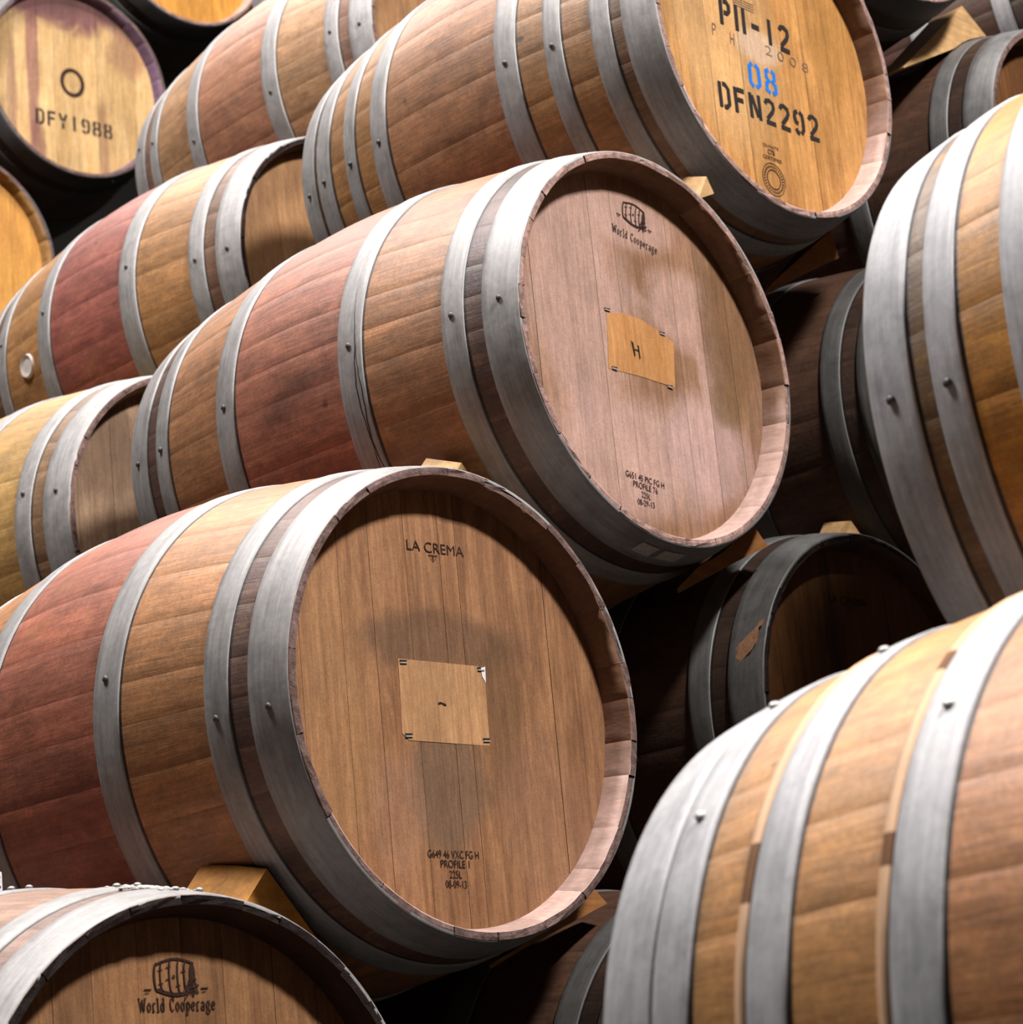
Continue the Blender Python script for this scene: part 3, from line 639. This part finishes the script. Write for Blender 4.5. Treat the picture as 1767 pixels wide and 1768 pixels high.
for i in range(10):
    for j in range(2): R.face((pr[i][j], pr[i][j + 1], pr[i + 1][j + 1], pr[i + 1][j]))
t_ = R.build('torn_tape', (plain('brown_tape', (0.30, 0.16, 0.09), 0.7, 0, 180, 1.2),), o); t_.location = (0, 0, RB); t_['label'] = 'torn brown tape'

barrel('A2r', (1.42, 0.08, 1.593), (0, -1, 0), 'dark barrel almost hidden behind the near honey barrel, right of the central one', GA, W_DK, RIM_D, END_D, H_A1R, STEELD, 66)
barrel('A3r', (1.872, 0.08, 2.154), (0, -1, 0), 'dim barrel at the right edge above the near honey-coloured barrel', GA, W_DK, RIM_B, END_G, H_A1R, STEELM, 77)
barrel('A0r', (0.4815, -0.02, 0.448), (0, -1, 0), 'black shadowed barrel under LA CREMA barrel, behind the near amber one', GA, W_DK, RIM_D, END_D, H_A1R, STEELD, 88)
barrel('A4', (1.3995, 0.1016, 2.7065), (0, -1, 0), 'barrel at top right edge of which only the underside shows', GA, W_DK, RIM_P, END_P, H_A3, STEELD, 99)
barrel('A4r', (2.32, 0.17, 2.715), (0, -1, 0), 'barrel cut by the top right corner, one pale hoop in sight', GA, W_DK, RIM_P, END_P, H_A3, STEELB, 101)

# stack behind
barrel('B1', (0.5434, 1.1708, 1.564), (-0.002, -0.99995, 0.00958), 'yellow wood barrel at left edge with plain greyish head', GB, W_B1, RIM_B, END_G, H_B1, STEEL, 111,
    rivets={0: (-80,), 1: (-78,), 2: (60,), 3: (60,), 4: (60,), 5: (60,)})
o, h = barrel('B2', (0.9938, 1.2085, 2.153), (0.01462, -0.99967, 0.0211), 'barrel with a purple wine-stained band and a white bung, left of centre', GB, W_B2, RIM_D, END_D, H_B2, STEEL, 122,
    rivets={0: (-88,), 1: (-88,), 2: (-80,), 3: (-80,), 4: (-80,), 5: (-80,)})
bm = bmesh.new(); p = Vector(pol(rad(0.651) + 0.001, math.radians(-95), 0.651)); ax = Vector((math.sin(math.radians(-95)), 0.1, math.cos(math.radians(-95))))
bmesh.ops.create_cone(bm, cap_ends=True, segments=28, radius1=0.027, radius2=0.023, depth=0.008)
bmesh.ops.inset_individual(bm, faces=[f for f in bm.faces if len(f.verts) > 8], thickness=0.008, depth=-0.003)
bmesh.ops.transform(bm, matrix=Matrix.Translation(p) @ ax.to_track_quat('Z', 'Y').to_matrix().to_4x4(), verts=bm.verts)
t_ = bm_obj('bung', bm, (plain('bung_silicone', (0.36, 0.32, 0.30), 0.5, 0, 60, 0.7),), o); t_.location = (0, 0, RB)
barrel('B3', (1.4154, 1.2177, 2.7512), (-0.03288, -0.99932, 0.01684), 'pinkish tan barrel at top left of centre between two stained ones', GB, W_B3, RIM_B, END_G, H_B2, STEEL, 133,
    rivets={0: (-88,), 1: (-86,), 2: (-97,), 3: (-97,), 4: (-84,), 5: (-80,)})
barrel('B4', (1.8849, 1.2735, 3.3309), (0, -1, 0), 'barrel at the top edge of which only two grey hoops show', GB, W_B3, RIM_B, END_G, H_B2, STEEL, 144)

# farthest stack
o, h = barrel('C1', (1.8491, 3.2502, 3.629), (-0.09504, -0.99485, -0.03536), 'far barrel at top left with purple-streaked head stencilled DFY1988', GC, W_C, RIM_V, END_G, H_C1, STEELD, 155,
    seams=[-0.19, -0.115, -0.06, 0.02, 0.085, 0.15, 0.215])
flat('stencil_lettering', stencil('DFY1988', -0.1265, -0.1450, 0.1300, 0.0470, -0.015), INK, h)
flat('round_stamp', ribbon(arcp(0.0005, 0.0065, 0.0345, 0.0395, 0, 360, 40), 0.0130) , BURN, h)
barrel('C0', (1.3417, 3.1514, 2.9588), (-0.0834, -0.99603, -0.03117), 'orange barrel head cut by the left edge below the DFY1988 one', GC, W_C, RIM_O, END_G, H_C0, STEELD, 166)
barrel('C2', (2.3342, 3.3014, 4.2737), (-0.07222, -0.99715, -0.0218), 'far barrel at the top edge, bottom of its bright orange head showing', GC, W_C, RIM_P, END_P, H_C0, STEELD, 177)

# lower tiers that carry the two rear stacks (out of the frame on the left)
for k, p in enumerate(((0.085, 1.165, 0.990), (-0.375, 1.160, 0.4421))):
    barrel('Bk', p, (0, -1, 0), 'lower barrel of the stack behind, beyond the left edge of the photo', GB, W_B3, RIM_B, END_G, H_B2, STEEL, 300 + k)
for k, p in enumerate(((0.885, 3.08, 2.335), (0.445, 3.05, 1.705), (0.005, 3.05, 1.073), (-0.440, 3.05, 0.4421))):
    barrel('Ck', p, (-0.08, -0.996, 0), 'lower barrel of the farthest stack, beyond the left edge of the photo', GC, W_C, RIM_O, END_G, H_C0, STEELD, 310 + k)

# near stack
R2H = [(LEN - 0.32, LEN - 0.279), (LEN - 0.190, LEN - 0.153), (LEN - 0.095, LEN - 0.058), (LEN - 0.0555, LEN - 0.0015), (0.0015, 0.055), (0.058, 0.095), (0.153, 0.19), (0.279, 0.32)]
R1H = [(LEN - 0.29, LEN - 0.25), (LEN - 0.193, LEN - 0.159), (LEN - 0.108, LEN - 0.074), (LEN - 0.052, LEN - 0.0015), (0.0015, 0.052), (0.074, 0.108), (0.159, 0.193), (0.25, 0.29)]
barrel('R1', (-0.0600, -1.7930, 1.0515), (0.07143, -0.99736, 0.01277), 'near honey-coloured barrel with broad bright hoops at the right edge', GR, W_R1, RIM_B, END_G, H_A3, STEELB, 188, hoops=R1H,
    rivets={0: (-93,), 1: (-93,), 2: (-93,), 3: (-92,), 4: (60,), 5: (60,), 6: (60,), 7: (60,)})
o, h = barrel('R2', (-0.490, -1.7792, 0.4556), (0.04357, -0.99904, -0.00369), 'nearest blurred amber barrel filling the bottom right corner, silvery hoops with pale strips', GR, W_R2, RIM_B, END_G, H_A3, STEELB, 199, hoops=R2H,
    rivets={0: (-48,), 1: (-23,), 2: (-52, -27), 3: (60,), 4: (60,), 5: (60,), 6: (60,), 7: (60,)}, rm=RIVET)
NOTCH = plain('notch_brown', (0.11, 0.05, 0.02), 0.7)
STRIP = plain('pale_strip', (0.46, 0.29, 0.175), 0.6, 0, 30, 0.4)
for s0 in (LEN - 0.152, LEN - 0.278):
    R = Raw(); rows = []; n = 90
    for i in range(n):
        t = 2 * PI * i / n
        rows.append([R.vert(pol(rad(s) + dr, t, s), (t * 0.33, s, 0)) for s, dr in ((s0, -0.001), (s0 + 0.001, 0.0026), (s0 + 0.006, 0.0034), (s0 + 0.0095, 0.0026), (s0 + 0.0105, -0.001))])
    for i in range(n):
        for j in range(4): R.face((rows[i][j], rows[i][j + 1], rows[(i + 1) % n][j + 1], rows[(i + 1) % n][j]), 1 if i in ((73, 74, 52) if s0 > 0.65 else (73, 66, 80)) else 0)
    t_ = R.build('hoop_edge_strip', (STRIP, NOTCH), o); t_.location = (0, 0, RB)

for k in (1, 2, 3, 4):
    barrel('Rk', (0.14 + 0.43 * k, -1.793, 1.0515 + 0.58 * k), (0.06, -0.998, 0), 'upper barrel of the near stack beyond the right edge of the photo', GR, W_R1, RIM_B, END_G, H_A3, STEELB, 200 + k, hoops=R1H)

# ------------------------------------------------------------------ wedges between the barrels
def wedge(lo, up, side, y0, front, y1, back, label, m):
    """lo, up: (x, z, y of the head) of two barrels; front and back sections are (tip, wide bottom, wide top) in
    (t outwards from the contact line, e from the lower axis to the upper); both faces are cut to seat the barrels."""
    a, b = Vector(lo[:2]), Vector(up[:2]); D = (b - a).length; e = (b - a) / D; t = Vector((e.y, -e.x))
    if t.x * side < 0: t = -t
    mid = (a + b) / 2; yc = (y0 + y1) / 2; ns, nt_ = 5, 11
    def seat(hy, y, p):
        rr = max(rad(max(0.0, y - hy - 0.01)), rad(max(0.0, y - hy + 0.01))) + 0.0042
        return D / 2 - math.sqrt(max(1e-6, rr * rr - p * p))
    bm = bmesh.new(); T = []; B_ = []
    for i in range(ns):
        f = i / (ns - 1); y = y0 + (y1 - y0) * f
        tip, wb, wt = [tuple(front[k][c] * (1 - f) + back[k][c] * f for c in (0, 1)) for k in range(3)]
        rt = []; rb = []
        for k in range(nt_):
            g = k / (nt_ - 1)
            pt, qt = tip[0] + (wt[0] - tip[0]) * g, tip[1] + (wt[1] - tip[1]) * g + 0.001
            pb, qb = tip[0] + (wb[0] - tip[0]) * g, tip[1] + (wb[1] - tip[1]) * g - 0.001
            hi, lo_ = seat(up[2], y, pt), -seat(lo[2], y, pb)
            qt = min(qt, hi); qb = max(qb, lo_)
            if qt < qb + 0.002: qt = qb + 0.002 if qb + 0.002 <= hi else qt; qb = min(qb, qt - 0.0015)
            rt.append(bm.verts.new((t.x * pt + e.x * qt, y - yc, t.y * pt + e.y * qt)))
            rb.append(bm.verts.new((t.x * pb + e.x * qb, y - yc, t.y * pb + e.y * qb)))
        T.append(rt); B_.append(rb)
    for i in range(ns - 1):
        for k in range(nt_ - 1):
            bm.faces.new((T[i][k], T[i][k + 1], T[i + 1][k + 1], T[i + 1][k])); bm.faces.new((B_[i][k], B_[i + 1][k], B_[i + 1][k + 1], B_[i][k + 1]))
        for k in (0, nt_ - 1): bm.faces.new((T[i][k], T[i + 1][k], B_[i + 1][k], B_[i][k]))
    for i in (0, ns - 1):
        for k in range(nt_ - 1): bm.faces.new((T[i][k], B_[i][k], B_[i][k + 1], T[i][k + 1]))
    bmesh.ops.recalc_face_normals(bm, faces=bm.faces)
    ob = bm_obj('wooden_wedge', bm, (m,)); ob.location = (mid.x, yc, mid.y)
    return tag(ob, label, 'wedge', 'wooden wedges chocking the barrels')
WD1 = sawn_mat('wedge_orange', (0.58, 0.30, 0.07), 1.0); WD2 = sawn_mat('wedge_tan', (0.62, 0.42, 0.22), 2.0); WD3 = sawn_mat('wedge_brown', (0.40, 0.20, 0.075), 3.0)
A0, A1, A2, A3, A4 = (-0.4823, 0.4421, -0.035), (0, 0.9923, 0.0), (0.4894, 1.5521, 0.034), (0.9041, 2.1556, 0.053), (1.3995, 2.7065, 0.102)
A0R, A1R, A2R, A3R = (0.4815, 0.448, -0.02), (0.972, 1.032, 0.073), (1.42, 1.593, 0.08), (1.872, 2.154, 0.08)
wedge(A0, A1, -1, 0.10, [(-0.16, 0.0), (0.072, -0.046), (0.072, 0.036)], 0.20, [(-0.13, 0.0), (0.098, -0.038), (0.098, 0.044)], 'orange-brown wedge on top of the bottom left barrel', WD1)
wedge(A0R, A1, 1, 0.10, [(-0.152, 0.071), (0.075, -0.022), (0.066, 0.042)], 0.14, [(-0.12, 0.045), (0.078, -0.026), (0.066, 0.036)], 'brown wedge under the right side of the LA CREMA barrel with patch', WD3)
wedge(A1, A2, -1, 0.16, [(-0.14, 0.0), (0.113, -0.040), (0.113, 0.029)], 0.22, [(-0.12, 0.0), (0.134, -0.035), (0.134, 0.040)], 'small pale wedge end on top of the LA CREMA barrel with patch', WD2)
wedge(A1R, A2, 1, 0.10, [(-0.200, 0.071), (0.025, -0.016), (0.025, 0.040)], 0.14, [(-0.16, 0.045), (0.03, -0.022), (0.03, 0.034)], 'dark brown wedge under the right side of the central pinkish barrel', WD3)
wedge(A1R, A2R, -1, 0.20, [(-0.13, 0.0), (0.115, -0.035), (0.115, 0.025)], 0.26, [(-0.11, 0.0), (0.118, -0.030), (0.118, 0.040)], 'pale wedge end on top of the shadowed LA CREMA barrel', WD2)
wedge(A2, A3, -1, 0.06, [(0.002, -0.01), (0.024, -0.045), (0.027, 0.003)], 0.13, [(0.0, 0.0), (0.022, -0.030), (0.024, 0.042)], 'pale wedge end on top of the central pinkish barrel', WD2)
wedge(A2R, A3, 1, 0.20, [(-0.171, 0.060), (0.034, -0.011), (0.059, 0.031)], 0.26, [(-0.14, 0.035), (0.04, -0.015), (0.059, 0.028)], 'dim wedge under the right side of the DFN2292 barrel', WD3)
wedge(A3R, A4, 1, 0.20, [(-0.178, 0.018), (0.154, -0.069), (0.130, 0.010)], 0.28, [(-0.15, 0.010), (0.150, -0.062), (0.130, 0.008)], 'tan triangular wedge at top right above the dim barrel at the edge', WD2)
wedge((1.3417, 2.9588, 3.151), (1.8491, 3.629, 3.25), 1, 3.35, [(-0.155, 0.030), (0.17, -0.060), (0.165, 0.02)], 3.45, [(-0.14, 0.020), (0.17, -0.060), (0.165, 0.02)], 'dim wedge below the DFY1988 barrel', WD3)

# ------------------------------------------------------------------ the room
def struct(name, bm, m):
    o = bm_obj(name, bm, (m,)); o['kind'] = 'structure'; return o
def slab(x0, x1, y0, y1, z0, z1):
    bm = bmesh.new(); bmesh.ops.create_cube(bm, size=1)
    bmesh.ops.transform(bm, matrix=Matrix.Translation(((x0 + x1) / 2, (y0 + y1) / 2, (z0 + z1) / 2)) @ Matrix.Diagonal((x1 - x0, y1 - y0, z1 - z0, 1)), verts=bm.verts)
    return bm
CONC = plain('concrete', (0.030, 0.027, 0.025), 0.8, 0, 3, 0.5); WALLM = plain('cellar_wall', (0.030, 0.027, 0.025), 0.9, 0, 2, 0.4)
struct('floor', slab(-9, 11, -9, 9, 0.0, 0.0885), CONC)
struct('ceiling', slab(-9, 11, -9, 9, 8.0, 8.2), WALLM)
struct('wall_back', slab(-9, 11, 8.8, 9, 0.0885, 8.0), WALLM)
struct('wall_right', slab(10.8, 11, -9, 8.8, 0.0885, 8.0), WALLM)
